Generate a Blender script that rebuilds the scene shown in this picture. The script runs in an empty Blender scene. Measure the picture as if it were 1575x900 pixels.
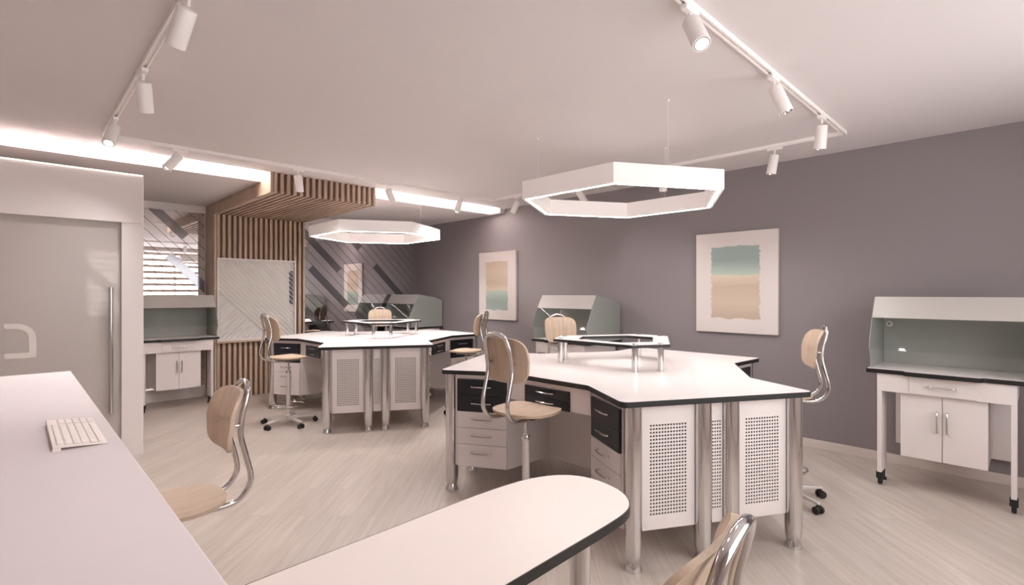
import bpy, math, random
from mathutils import Vector, Matrix
random.seed(7)
scene = bpy.context.scene
COL = scene.collection
PI = math.pi
R = math.radians

# ------------------------------------------------------------------ helpers
def lin(c):
    c /= 255.0
    return c / 12.92 if c <= 0.04045 else ((c + 0.055) / 1.055) ** 2.4

def rgb(r, g, b):
    return (lin(r), lin(g), lin(b), 1.0)

class MB:
    """collects geometry, then links it as one mesh object"""
    def __init__(self):
        self.v, self.f, self.m = [], [], []
    def add(self, verts, faces, mi=0):
        o = len(self.v)
        self.v += [tuple(p) for p in verts]
        for fc in faces:
            self.f.append(tuple(i + o for i in fc)); self.m.append(mi)
        return self
    def box(self, x0, x1, y0, y1, z0, z1, mi=0):
        vs = [(x, y, z) for z in (z0, z1) for y in (y0, y1) for x in (x0, x1)]
        return self.add(vs, [(0, 2, 3, 1), (4, 5, 7, 6), (0, 1, 5, 4), (2, 6, 7, 3), (0, 4, 6, 2), (1, 3, 7, 5)], mi)
    def prism(self, poly, z0, z1, mi=0, top=None, side=None):
        """CCW polygon in XY extruded in z"""
        n = len(poly)
        vs = [(p[0], p[1], z0) for p in poly] + [(p[0], p[1], z1) for p in poly]
        self.add(vs, [tuple(reversed(range(n)))], mi)
        o = len(self.v) - 2 * n
        self.f.append(tuple(range(o + n, o + 2 * n))); self.m.append(mi if top is None else top)
        for i in range(n):
            j = (i + 1) % n
            s = mi if side is None else (side[i] if isinstance(side, (list, tuple)) else side)
            self.f.append((o + i, o + j, o + n + j, o + n + i)); self.m.append(s)
        return self
    def ring(self, outer, inner, z0, z1, mi=0):
        n = len(outer)
        vs = [(p[0], p[1], z) for z in (z0, z1) for q in (outer, inner) for p in q]
        fs = []
        for i in range(n):
            j = (i + 1) % n
            fs += [(i, j, 2 * n + j, 2 * n + i), (n + j, n + i, 3 * n + i, 3 * n + j),
                   (2 * n + i, 2 * n + j, 3 * n + j, 3 * n + i), (j, i, n + i, n + j)]
        return self.add(vs, fs, mi)
    def lathe(self, prof, seg=24, mi=0, M=None, cap=True):
        """prof: list of (r, z), bottom to top; axis z"""
        vs, fs = [], []
        n = len(prof)
        for (r, z) in prof:
            for k in range(seg):
                a = 2 * PI * k / seg
                vs.append((r * math.cos(a), r * math.sin(a), z))
        for i in range(n - 1):
            for k in range(seg):
                l = (k + 1) % seg
                fs.append((i * seg + k, i * seg + l, (i + 1) * seg + l, (i + 1) * seg + k))
        if cap:
            fs.append(tuple(reversed(range(seg))))
            fs.append(tuple(range((n - 1) * seg, n * seg)))
        if M is not None:
            vs = [M @ Vector(p) for p in vs]
        return self.add(vs, fs, mi)
    def tube(self, pts, r, seg=10, mi=0, closed=False):
        pts = [Vector(p) for p in pts]
        n = len(pts)
        vs, fs = [], []
        up = None
        for i in range(n):
            if closed:
                t = (pts[(i + 1) % n] - pts[i - 1]).normalized()
            else:
                t = (pts[min(i + 1, n - 1)] - pts[max(i - 1, 0)]).normalized()
            if up is None:
                up = Vector((0, 0, 1)) if abs(t.z) < 0.9 else Vector((1, 0, 0))
            a = (up - t * up.dot(t)).normalized(); up = a
            b = t.cross(a)
            rr = r[i] if isinstance(r, (list, tuple)) else r
            for k in range(seg):
                q = 2 * PI * k / seg
                vs.append(pts[i] + a * (rr * math.cos(q)) + b * (rr * math.sin(q)))
        for i in range(n if closed else n - 1):
            j = (i + 1) % n
            for k in range(seg):
                l = (k + 1) % seg
                fs.append((i * seg + k, i * seg + l, j * seg + l, j * seg + k))
        if not closed:
            fs.append(tuple(reversed(range(seg)))); fs.append(tuple(range((n - 1) * seg, n * seg)))
        return self.add(vs, fs, mi)
    def xform(self, M):
        self.v = [tuple(M @ Vector(p)) for p in self.v]
        return self
    def build(self, name, mat, parent=None, bevel=0.0, smooth=True, seg=2):
        me = bpy.data.meshes.new(name)
        me.from_pydata(self.v, [], self.f)
        for m in (mat if isinstance(mat, (list, tuple)) else [mat]):
            me.materials.append(m)
        me.polygons.foreach_set('material_index', self.m)
        if smooth:
            me.polygons.foreach_set('use_smooth', [True] * len(me.polygons))
            me.set_sharp_from_angle(angle=R(32))
        me.update()
        o = bpy.data.objects.new(name, me)
        COL.objects.link(o)
        if parent is not None:
            o.parent = parent
        if bevel > 0:
            b = o.modifiers.new('bevel', 'BEVEL')
            b.width = bevel; b.segments = seg; b.limit_method = 'ANGLE'; b.angle_limit = R(40)
            b.harden_normals = False
        return o

def thing(name, label, cat, loc=(0, 0, 0), rz=0, group=None):
    o = bpy.data.objects.new(name, None); COL.objects.link(o)
    o.location = loc; o.rotation_euler = (0, 0, rz)
    o.empty_display_size = 0.1
    tag(o, label, cat, group)
    return o

def tag(o, label, cat, group=None):
    o['label'] = label; o['category'] = cat
    if group: o['group'] = group
    return o

def struct(o):
    o['kind'] = 'structure'
    return o

def copy_tree(o, parent=None):
    c = o.copy(); COL.objects.link(c)
    if parent is not None:
        c.parent = parent
    for ch in list(o.children):
        copy_tree(ch, c)
    return c

def catmull(pts, n=6):
    P = [Vector(p) for p in pts]
    out = []
    for i in range(len(P) - 1):
        p0 = P[max(i - 1, 0)]; p1 = P[i]; p2 = P[i + 1]; p3 = P[min(i + 2, len(P) - 1)]
        for k in range(n):
            t = k / n
            out.append(0.5 * ((2 * p1) + (p2 - p0) * t + (2 * p0 - 5 * p1 + 4 * p2 - p3) * t * t + (3 * p1 - p0 - 3 * p2 + p3) * t ** 3))
    out.append(P[-1])
    return out

def rounded(poly, rad, seg=5):
    """round the corners of a CCW polygon; rad: number or list"""
    out = []
    n = len(poly)
    for i in range(n):
        r = rad[i] if isinstance(rad, (list, tuple)) else rad
        p = Vector(poly[i]); a = Vector(poly[i - 1]); b = Vector(poly[(i + 1) % n])
        if r <= 0:
            out.append((p.x, p.y)); continue
        d1 = (a - p).normalized(); d2 = (b - p).normalized()
        ang = d1.angle(d2)
        t = min(r / math.tan(ang / 2), (a - p).length * 0.45, (b - p).length * 0.45)
        for k in range(seg + 1):
            s = k / seg
            q = (p + d1 * t) * (1 - s) ** 2 + p * 2 * s * (1 - s) + (p + d2 * t) * s * s
            out.append((q.x, q.y))
    return out

def inset(poly, d):
    n = len(poly); out = []
    for i in range(n):
        p = Vector(poly[i]); a = Vector(poly[i - 1]); b = Vector(poly[(i + 1) % n])
        e1 = (p - a).normalized(); e2 = (b - p).normalized()
        n1 = Vector((-e1.y, e1.x)); n2 = Vector((-e2.y, e2.x))
        m = n1 + n2
        m = m / max(0.2, m.dot(n1)) if m.length > 1e-6 else n1
        q = p + m * d
        out.append((q.x, q.y))
    return out

def clip(poly, a, b, c):
    """keep the side a*x + b*y <= c"""
    out = []
    n = len(poly)
    for i in range(n):
        p, q = poly[i], poly[(i + 1) % n]
        dp = a * p[0] + b * p[1] - c; dq = a * q[0] + b * q[1] - c
        if dp <= 0: out.append(p)
        if dp * dq < 0:
            t = dp / (dp - dq)
            out.append((p[0] + (q[0] - p[0]) * t, p[1] + (q[1] - p[1]) * t))
    return out

# ------------------------------------------------------------------ materials
def mat(name, col, rough=0.5, metal=0.0, spec=0.5, noise=0.0, nscale=30.0, coat=0.0):
    m = bpy.data.materials.new(name); m.use_nodes = True
    nt = m.node_tree; b = nt.nodes['Principled BSDF']
    b.inputs['Base Color'].default_value = col
    b.inputs['Roughness'].default_value = rough
    b.inputs['Metallic'].default_value = metal
    b.inputs['Specular IOR Level'].default_value = spec
    b.inputs['Coat Weight'].default_value = coat
    tc = nt.nodes.new('ShaderNodeTexCoord')
    nz = nt.nodes.new('ShaderNodeTexNoise'); nz.inputs['Scale'].default_value = nscale
    nz.inputs['Detail'].default_value = 4
    nt.links.new(tc.outputs['Object'], nz.inputs['Vector'])
    if noise > 0:
        mx = nt.nodes.new('ShaderNodeMix'); mx.data_type = 'RGBA'
        mx.inputs[6].default_value = tuple(c * (1 - noise) for c in col[:3]) + (1,)
        mx.inputs[7].default_value = tuple(min(1, c * (1 + noise)) for c in col[:3]) + (1,)
        nt.links.new(nz.outputs['Fac'], mx.inputs[0])
        nt.links.new(mx.outputs[2], b.inputs['Base Color'])
    mr = nt.nodes.new('ShaderNodeMapRange')
    mr.inputs['To Min'].default_value = max(0.0, rough - 0.03)
    mr.inputs['To Max'].default_value = min(1, rough + 0.03)
    nt.links.new(nz.outputs['Fac'], mr.inputs['Value'])
    nt.links.new(mr.outputs['Result'], b.inputs['Roughness'])
    return m

def wood(name, c1, c2, rough=0.45, scale=(3, 40, 40), axis_rot=(0, 0, 0)):
    m = bpy.data.materials.new(name); m.use_nodes = True
    nt = m.node_tree; b = nt.nodes['Principled BSDF']
    b.inputs['Roughness'].default_value = rough
    b.inputs['Specular IOR Level'].default_value = 0.35
    tc = nt.nodes.new('ShaderNodeTexCoord')
    mp = nt.nodes.new('ShaderNodeMapping')
    mp.inputs['Scale'].default_value = scale; mp.inputs['Rotation'].default_value = axis_rot
    nz = nt.nodes.new('ShaderNodeTexNoise'); nz.inputs['Scale'].default_value = 1.6
    nz.inputs['Detail'].default_value = 6; nz.inputs['Distortion'].default_value = 0.6
    cr = nt.nodes.new('ShaderNodeValToRGB')
    cr.color_ramp.elements[0].position = 0.3; cr.color_ramp.elements[0].color = c1
    cr.color_ramp.elements[1].position = 0.7; cr.color_ramp.elements[1].color = c2
    nt.links.new(tc.outputs['Object'], mp.inputs['Vector'])
    nt.links.new(mp.outputs['Vector'], nz.inputs['Vector'])
    nt.links.new(nz.outputs['Fac'], cr.inputs['Fac'])
    nt.links.new(cr.outputs['Color'], b.inputs['Base Color'])
    return m

def emit(name, col, strength):
    m = bpy.data.materials.new(name); m.use_nodes = True
    nt = m.node_tree; nt.nodes.remove(nt.nodes['Principled BSDF'])
    e = nt.nodes.new('ShaderNodeEmission')
    e.inputs['Color'].default_value = col; e.inputs['Strength'].default_value = strength
    nt.links.new(e.outputs[0], nt.nodes['Material Output'].inputs[0])
    return m

def glass(name, tint, gloss=0.12, rough=0.03, haze=None, hz=0.0):
    """thin pane: mostly clear, tinted, with a mirror-like sheen"""
    m = bpy.data.materials.new(name); m.use_nodes = True
    nt = m.node_tree; nt.nodes.remove(nt.nodes['Principled BSDF'])
    t = nt.nodes.new('ShaderNodeBsdfTransparent'); t.inputs['Color'].default_value = tint
    g = nt.nodes.new('ShaderNodeBsdfGlossy'); g.inputs['Roughness'].default_value = rough
    fr = nt.nodes.new('ShaderNodeLayerWeight'); fr.inputs['Blend'].default_value = 0.25
    mr = nt.nodes.new('ShaderNodeMapRange'); mr.inputs['To Min'].default_value = gloss * 0.5; mr.inputs['To Max'].default_value = min(1, gloss * 4)
    nt.links.new(fr.outputs['Fresnel'], mr.inputs['Value'])
    mx = nt.nodes.new('ShaderNodeMixShader')
    nt.links.new(mr.outputs['Result'], mx.inputs['Fac'])
    base = t.outputs[0]
    if haze is not None:
        df = nt.nodes.new('ShaderNodeBsdfDiffuse'); df.inputs['Color'].default_value = haze
        hm = nt.nodes.new('ShaderNodeMixShader'); hm.inputs[0].default_value = hz
        nt.links.new(t.outputs[0], hm.inputs[1]); nt.links.new(df.outputs[0], hm.inputs[2]); base = hm.outputs[0]
    nt.links.new(base, mx.inputs[1]); nt.links.new(g.outputs[0], mx.inputs[2])
    nt.links.new(mx.outputs[0], nt.nodes['Material Output'].inputs[0])
    return m

M = {}
M['ceiling'] = mat('ceiling_paint', rgb(223, 217, 217), 0.75, noise=0.01, nscale=4)
M['white_wall'] = mat('white_wall_paint', rgb(230, 223, 221), 0.6, noise=0.01, nscale=4)
M['grey_wall'] = mat('grey_wall_paint', rgb(141, 134, 136), 0.65, noise=0.015, nscale=3)
M['baseboard'] = mat('baseboard_paint', rgb(222, 212, 205), 0.45)
M['laminate'] = mat('white_laminate', rgb(233, 226, 224), 0.33, noise=0.008, nscale=20)
M['counter'] = mat('counter_laminate', rgb(228, 220, 222), 0.6, noise=0.008, nscale=20)
M['desk'] = mat('desk_laminate', rgb(232, 222, 216), 0.45, noise=0.008, nscale=20)
M['edge'] = mat('black_edging', rgb(24, 23, 23), 0.45)
M['cabinet'] = mat('white_cabinet', rgb(224, 216, 214), 0.4, noise=0.006, nscale=12)
M['grey_panel'] = mat('grey_panel', rgb(220, 214, 213), 0.5)
M['black_front'] = mat('black_drawer_front', rgb(17, 18, 25), 0.34, noise=0.05)
M['shade_inside'] = mat('painted_interior_shade', rgb(30, 26, 25), 0.8)  # near-black stands in for the shade behind the perforated panels
M['chrome'] = mat('polished_chrome', (0.66, 0.645, 0.64, 1), 0.1, metal=1.0)
M['steel'] = mat('satin_steel', (0.66, 0.63, 0.61, 1), 0.2, metal=1.0)
M['alu'] = mat('cast_aluminium', rgb(215, 208, 204), 0.38, metal=0.35)
M['rubber'] = mat('black_rubber', rgb(30, 29, 29), 0.55)
M['lamp_white'] = mat('white_powder_coat', rgb(247, 243, 241), 0.4)
M['housing_glow'] = mat('housing_added_glow', rgb(244, 239, 236), 0.4)      # faint emission added so the pendants' white housings look brighter lit
M['housing_glow'].node_tree.nodes['Principled BSDF'].inputs['Emission Color'].default_value = (1, .95, .92, 1)
M['housing_glow'].node_tree.nodes['Principled BSDF'].inputs['Emission Strength'].default_value = 0.06
M['housing_glow'].cycles.emission_sampling = 'NONE'
M['hood_fascia'] = mat('hood_fascia', rgb(182, 178, 173), 0.34)
M['hood_body'] = mat('hood_body', rgb(172, 172, 167), 0.42)
M['hood_black'] = mat('hood_filler_black', rgb(14, 14, 14), 0.5)
M['keyboard'] = mat('keyboard_plastic', rgb(238, 228, 222), 0.4)
M['beech'] = wood('beech_plywood', rgb(184, 162, 141), rgb(202, 181, 160), 0.45, (2.0, 22, 6))
M['beech_back'] = wood('beech_plywood_upright', rgb(184, 162, 141), rgb(202, 181, 160), 0.45, (14, 22, 1.6))
M['slat'] = wood('oak_slat', rgb(172, 149, 129), rgb(196, 175, 156), 0.5, (30, 3, 3))
M['slat_dark'] = mat('slat_backing', rgb(122, 93, 72), 0.7, noise=0.06)
M['sill_wood'] = wood('sill_oak', rgb(186, 160, 138), rgb(205, 182, 160), 0.5, (3, 30, 30))
M['relief'] = mat('white_plaster_relief', rgb(226, 223, 219), 0.45)
M['tint_glass'] = glass('smoked_green_glass', (0.88, 0.90, 0.885, 1), 0.08, 0.03, rgb(190, 193, 188), 0.48)
M['front_glass'] = glass('hood_front_glass', (0.93, 0.945, 0.935, 1), 0.012, 0.03)
M['window_glass'] = glass('window_glass', (0.96, 0.97, 0.97, 1), 0.05)
M['blind'] = mat('blind_fabric', rgb(224, 206, 196), 0.8)
M['frame_white'] = mat('window_frame_white', rgb(232, 228, 225), 0.4)
M['handle_ring'] = mat('white_plug', rgb(245, 240, 235), 0.34)
M['led_cove'] = emit('cove_led', (1.0, 0.95, 0.90, 1), 560.0)
M['led_pendant'] = emit('pendant_led', (1.0, 0.96, 0.94, 1), 46.0)
M['led_lens'] = emit('spot_lens', (1.0, 0.93, 0.87, 1), 6.0)
M['fill_panel'] = emit('fill_panel_emission', (1.0, 0.93, 0.87, 1), 4.5)  # emission of the added panel behind the partition
M['led_strip'] = emit('partition_led', (1.0, 0.91, 0.84, 1), 1.6)

def mirror_mat(name, col, rough, joints):
    m = bpy.data.materials.new(name); m.use_nodes = True
    nt = m.node_tree; b = nt.nodes['Principled BSDF']
    b.inputs['Metallic'].default_value = 1.0
    b.inputs['Roughness'].default_value = rough
    b.inputs['Base Color'].default_value = col
    if joints:
        ge = nt.nodes.new('ShaderNodeNewGeometry')
        sp = nt.nodes.new('ShaderNodeSeparateXYZ'); nt.links.new(ge.outputs['Position'], sp.inputs[0])
        def math_(op, a, bb):
            n = nt.nodes.new('ShaderNodeMath'); n.operation = op
            for i, q in enumerate((a, bb)):
                if isinstance(q, (int, float)): n.inputs[i].default_value = q
                else: nt.links.new(q, n.inputs[i])
            return n.outputs[0]
        s = math_('ADD', sp.outputs['X'], sp.outputs['Z'])
        s = math_('SUBTRACT', s, 2.853 - 0.157 * 40)
        s = math_('DIVIDE', s, 0.157)
        fr = math_('FRACT', s, 0)
        d = math_('ABSOLUTE', math_('SUBTRACT', fr, 0.5), 0)
        line = math_('GREATER_THAN', d, 0.475)
        mx = nt.nodes.new('ShaderNodeMix'); mx.data_type = 'RGBA'
        mx.inputs[6].default_value = col; mx.inputs[7].default_value = rgb(60, 55, 56)
        nt.links.new(line, mx.inputs[0]); nt.links.new(mx.outputs[2], b.inputs['Base Color'])
        r2 = math_('MULTIPLY_ADD', line, 0.5); r2.node.inputs[2].default_value = rough
        nt.links.new(r2, b.inputs['Roughness'])
    return m
M['mirror'] = mirror_mat('jointed_mirror', (0.90, 0.89, 0.90, 1), 0.0, True)
M['mirror_tint'] = mirror_mat('smoked_mirror', (0.27, 0.265, 0.28, 1), 0.12, False)
M['mirror_tint'].node_tree.nodes['Principled BSDF'].inputs['Metallic'].default_value = 0.85

M['led_lens'].cycles.emission_sampling = 'NONE'
# frosted glass: lets soft light through, blurs what is behind
def frosted():
    m = bpy.data.materials.new('frosted_glass'); m.use_nodes = True
    nt = m.node_tree; b = nt.nodes['Principled BSDF']
    b.inputs['Base Color'].default_value = rgb(232, 226, 222)
    b.inputs['Roughness'].default_value = 0.33
    b.inputs['Specular IOR Level'].default_value = 0.8
    tr = nt.nodes.new('ShaderNodeBsdfTranslucent'); tr.inputs['Color'].default_value = rgb(225, 216, 210)
    tp = nt.nodes.new('ShaderNodeBsdfRefraction'); tp.inputs['Roughness'].default_value = 0.45; tp.inputs['IOR'].default_value = 1.02
    tp.inputs['Color'].default_value = rgb(240, 234, 230)
    a = nt.nodes.new('ShaderNodeMixShader'); a.inputs[0].default_value = 0.45
    nt.links.new(tr.outputs[0], a.inputs[1]); nt.links.new(tp.outputs[0], a.inputs[2])
    mx = nt.nodes.new('ShaderNodeMixShader'); mx.inputs[0].default_value = 0.5
    nt.links.new(b.outputs[0], mx.inputs[1]); nt.links.new(a.outputs[0], mx.inputs[2])
    nt.links.new(mx.outputs[0], nt.nodes['Material Output'].inputs[0])
    return m
M['frosted'] = frosted()
M['etched'] = mat('etched_mark_white', rgb(222, 214, 209), 0.6)

def floor_mat():
    m = bpy.data.materials.new('pale_wood_planks'); m.use_nodes = True
    nt = m.node_tree; b = nt.nodes['Principled BSDF']; L = nt.links
    b.inputs['Specular IOR Level'].default_value = 0.5
    tc = nt.nodes.new('ShaderNodeTexCoord')
    mp = nt.nodes.new('ShaderNodeMapping'); mp.inputs['Rotation'].default_value = (0, 0, R(-45))
    L.new(tc.outputs['Object'], mp.inputs['Vector'])
    br = nt.nodes.new('ShaderNodeTexBrick')
    br.inputs['Scale'].default_value = 1.0
    br.inputs['Brick Width'].default_value = 1.3; br.inputs['Row Height'].default_value = 0.14
    br.inputs['Mortar Size'].default_value = 0.0012; br.inputs['Mortar Smooth'].default_value = 0.3
    br.offset = 0.37
    br.inputs['Color1'].default_value = (0.0, 0.0, 0.0, 1); br.inputs['Color2'].default_value = (1, 1, 1, 1)
    br.inputs['Mortar'].default_value = (0.1, 0.1, 0.1, 1)
    L.new(mp.outputs['Vector'], br.inputs['Vector'])
    mp2 = nt.nodes.new('ShaderNodeMapping'); mp2.inputs['Scale'].default_value = (1.3, 22, 1)
    L.new(mp.outputs['Vector'], mp2.inputs['Vector'])
    ad = nt.nodes.new('ShaderNodeVectorMath'); ad.operation = 'ADD'
    sc = nt.nodes.new('ShaderNodeVectorMath'); sc.operation = 'SCALE'; sc.inputs['Scale'].default_value = 7.3
    L.new(br.outputs['Color'], sc.inputs[0]); L.new(mp2.outputs['Vector'], ad.inputs[0]); L.new(sc.outputs[0], ad.inputs[1])
    nz = nt.nodes.new('ShaderNodeTexNoise'); nz.inputs['Scale'].default_value = 1.4; nz.inputs['Detail'].default_value = 7
    nz.inputs['Distortion'].default_value = 0.5
    L.new(ad.outputs[0], nz.inputs['Vector'])
    cr = nt.nodes.new('ShaderNodeValToRGB')
    e = cr.color_ramp.elements
    e[0].position = 0.28; e[0].color = rgb(190, 178, 168)
    e[1].position = 0.72; e[1].color = rgb(210, 199, 190)
    L.new(nz.outputs['Fac'], cr.inputs['Fac'])
    mx = nt.nodes.new('ShaderNodeMix'); mx.data_type = 'RGBA'; mx.blend_type = 'MULTIPLY'; mx.inputs[0].default_value = 1.0
    vr = nt.nodes.new('ShaderNodeMapRange'); vr.inputs['To Min'].default_value = 0.93; vr.inputs['To Max'].default_value = 1.03
    L.new(br.outputs['Color'], vr.inputs['Value'])
    L.new(cr.outputs['Color'], mx.inputs[6]); L.new(vr.outputs['Result'], mx.inputs[7])
    mj = nt.nodes.new('ShaderNodeMix'); mj.data_type = 'RGBA'
    mj.inputs[7].default_value = rgb(165, 152, 142)
    L.new(br.outputs['Fac'], mj.inputs[0]); L.new(mx.outputs[2], mj.inputs[6])
    L.new(mj.outputs[2], b.inputs['Base Color'])
    rr = nt.nodes.new('ShaderNodeMapRange'); rr.inputs['To Min'].default_value = 0.30; rr.inputs['To Max'].default_value = 0.40
    L.new(nz.outputs['Fac'], rr.inputs['Value']); L.new(rr.outputs['Result'], b.inputs['Roughness'])
    return m
M['floor'] = floor_mat()

def art_mat(name, bands, edge_w=0.02):
    """bands: list of (v position 0..1 bottom to top, colour); a painted block with ragged edges on plain canvas.
       object coordinates: y across, z up, origin at the canvas centre"""
    m = bpy.data.materials.new(name); m.use_nodes = True
    nt = m.node_tree; b = nt.nodes['Principled BSDF']; L = nt.links
    b.inputs['Roughness'].default_value = 0.75; b.inputs['Specular IOR Level'].default_value = 0.2
    tc = nt.nodes.new('ShaderNodeTexCoord')
    sp = nt.nodes.new('ShaderNodeSeparateXYZ'); L.new(tc.outputs['Object'], sp.inputs[0])
    def mth(op, a, bb=0.0, c=None):
        n = nt.nodes.new('ShaderNodeMath'); n.operation = op
        for i, q in enumerate((a, bb) + ((c,) if c is not None else ())):
            if isinstance(q, (int, float)): n.inputs[i].default_value = q
            else: L.new(q, n.inputs[i])
        return n.outputs[0]
    def noise(scale, vscale):
        mp = nt.nodes.new('ShaderNodeMapping'); mp.inputs['Scale'].default_value = vscale
        L.new(tc.outputs['Object'], mp.inputs['Vector'])
        n = nt.nodes.new('ShaderNodeTexNoise'); n.inputs['Scale'].default_value = scale; n.inputs['Detail'].default_value = 5
        L.new(mp.outputs['Vector'], n.inputs['Vector'])
        return mth('SUBTRACT', n.outputs['Fac'], 0.5)
    ny = noise(1.0, (0, 1.5, 38))       # streaky ragged left and right edges
    nzv = noise(1.0, (0, 9, 3))         # wavy top and bottom edges
    y = mth('ABSOLUTE', mth('MULTIPLY_ADD', ny, 0.06, sp.outputs['Y']))
    z = mth('ABSOLUTE', mth('MULTIPLY_ADD', nzv, 0.05, sp.outputs['Z']))
    def soft(v, half):
        n = nt.nodes.new('ShaderNodeMapRange'); n.interpolation_type = 'SMOOTHSTEP'
        n.inputs['From Min'].default_value = half - 0.008; n.inputs['From Max'].default_value = half + 0.008
        n.inputs['To Min'].default_value = 1; n.inputs['To Max'].default_value = 0
        L.new(v, n.inputs['Value']); return n.outputs['Result']
    mask = mth('MULTIPLY', soft(y, 0.255), soft(z, 0.385))
    ns = noise(1.0, (0, 2.2, 30))
    v = mth('MULTIPLY_ADD', ns, 0.10, mth('MULTIPLY_ADD', sp.outputs['Z'], 1 / 0.78, 0.5))
    cr = nt.nodes.new('ShaderNodeValToRGB')
    els = cr.color_ramp.elements
    while len(els) < len(bands): els.new(0.5)
    for el, (p, c) in zip(els, bands):
        el.position = p; el.color = c
    L.new(v, cr.inputs['Fac'])
    mx = nt.nodes.new('ShaderNodeMix'); mx.data_type = 'RGBA'
    mx.inputs[6].default_value = rgb(222, 214, 210)
    L.new(mask, mx.inputs[0]); L.new(cr.outputs['Color'], mx.inputs[7])
    L.new(mx.outputs[2], b.inputs['Base Color'])
    return m
sea = [rgb(160, 174, 168), rgb(150, 164, 159), rgb(184, 198, 186), rgb(216, 203, 182), rgb(197, 179, 161), rgb(204, 188, 170), rgb(190, 171, 154)]
M['art_near'] = art_mat('painted_canvas_sea_above', [(0.0, sea[6]), (0.22, sea[5]), (0.45, sea[4]), (0.585, sea[3]), (0.61, sea[2]), (0.80, sea[1]), (1.0, sea[0])])
M['art_far'] = art_mat('painted_canvas_sea_below', [(0.0, sea[0]), (0.18, sea[1]), (0.38, sea[2]), (0.41, sea[3]), (0.55, sea[4]), (0.78, sea[5]), (1.0, sea[6])])

# ------------------------------------------------------------------ room shell
XL, XR, YF, YB = -3.0, 5.545, -1.0, 8.42
ZC, ZS = 2.815, 2.745
struct(MB().box(XL - .1, XR + .1, YF - .1, YB + .1, -0.1, 0).build('floor', M['floor'], smooth=False))
struct(MB().box(XL - .1, XR + .1, YF - .1, 5.85, ZC, ZC + .16).build('ceiling', M['ceiling'], smooth=False))
# cove trough above, soffit with upturned lip
struct(MB().box(XL - .1, XR + .1, 5.85, YB + .1, 2.935, 2.975).build('ceiling_cove', M['ceiling'], smooth=False))
sf = MB()
sf.add([(x, y, z) for x in (XL - .1, XR) for (y, z) in ((6.10, ZS), (YB, ZS), (YB, ZS + .03), (6.125, ZS + .03), (6.125, ZS + .045), (6.10, ZS + .045))],
       [(0, 1, 2, 3, 4, 5), (11, 10, 9, 8, 7, 6)] + [(i, i + 6, (i + 1) % 6 + 6, (i + 1) % 6) for i in range(6)])
struct(sf.build('ceiling_soffit', M['ceiling'], smooth=False))
struct(MB().box(XR, XR + .1, YF - .1, YB + .1, 0, 2.975).build('wall_right', M['grey_wall'], smooth=False))
struct(MB().box(XL - .1, XR + .1, YB, YB + .1, 0, 2.975).build('wall_back', M['white_wall'], smooth=False))
struct(MB().box(XL - .1, XL, YF - .1, YB + .1, 0, 2.975).build('wall_left', M['white_wall'], smooth=False))
struct(MB().box(XR - .014, XR, YF, YB - .02, 0, 0.082).build('baseboard_right', M['baseboard'], bevel=.003))

# front wall behind the camera with two wide windows
WZ0, WZ1 = 0.85, 2.72
wins = [(0.5, 2.35), (2.40, 4.5)]
def fw(name, x0, x1, z0, z1):
    struct(MB().box(x0, x1, YF - .2, YF, z0, z1).build(name, M['white_wall'], smooth=False))
fwm = MB()
xs = [XL - .1, wins[0][0], wins[0][1], wins[1][0], wins[1][1], XR + .1]
def quad_ring():
    vs, fs = [], []
    # continuous wall with two openings, built as a grid of blocks sharing verts
    zs = [0, WZ0, WZ1, 2.975]
    for y in (YF - .2, YF):
        for z in zs:
            for x in xs: vs.append((x, y, z))
    nx, nz = len(xs), len(zs)
    idx = lambda s, k, i: s * nx * nz + k * nx + i
    hole = lambda i, k: k == 1 and i in (1, 3)
    for k in range(nz - 1):
        for i in range(nx - 1):
            if hole(i, k): continue
            fs.append((idx(1, k, i + 1), idx(1, k, i), idx(1, k + 1, i), idx(1, k + 1, i + 1)))
            fs.append((idx(0, k, i), idx(0, k, i + 1), idx(0, k + 1, i + 1), idx(0, k + 1, i)))
    for i in (1, 3):
        k = 1
        fs.append((idx(0, k, i), idx(1, k, i), idx(1, k, i + 1), idx(0, k, i + 1)))
        fs.append((idx(0, k + 1, i), idx(0, k + 1, i + 1), idx(1, k + 1, i + 1), idx(1, k + 1, i)))
        fs.append((idx(0, k, i), idx(0, k + 1, i), idx(1, k + 1, i), idx(1, k, i)))
        fs.append((idx(0, k, i + 1), idx(1, k, i + 1), idx(1, k + 1, i + 1), idx(0, k + 1, i + 1)))
    return vs, fs
v_, f_ = quad_ring()
struct(MB().add(v_, f_).build('wall_front', M['white_wall'], smooth=False))
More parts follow.
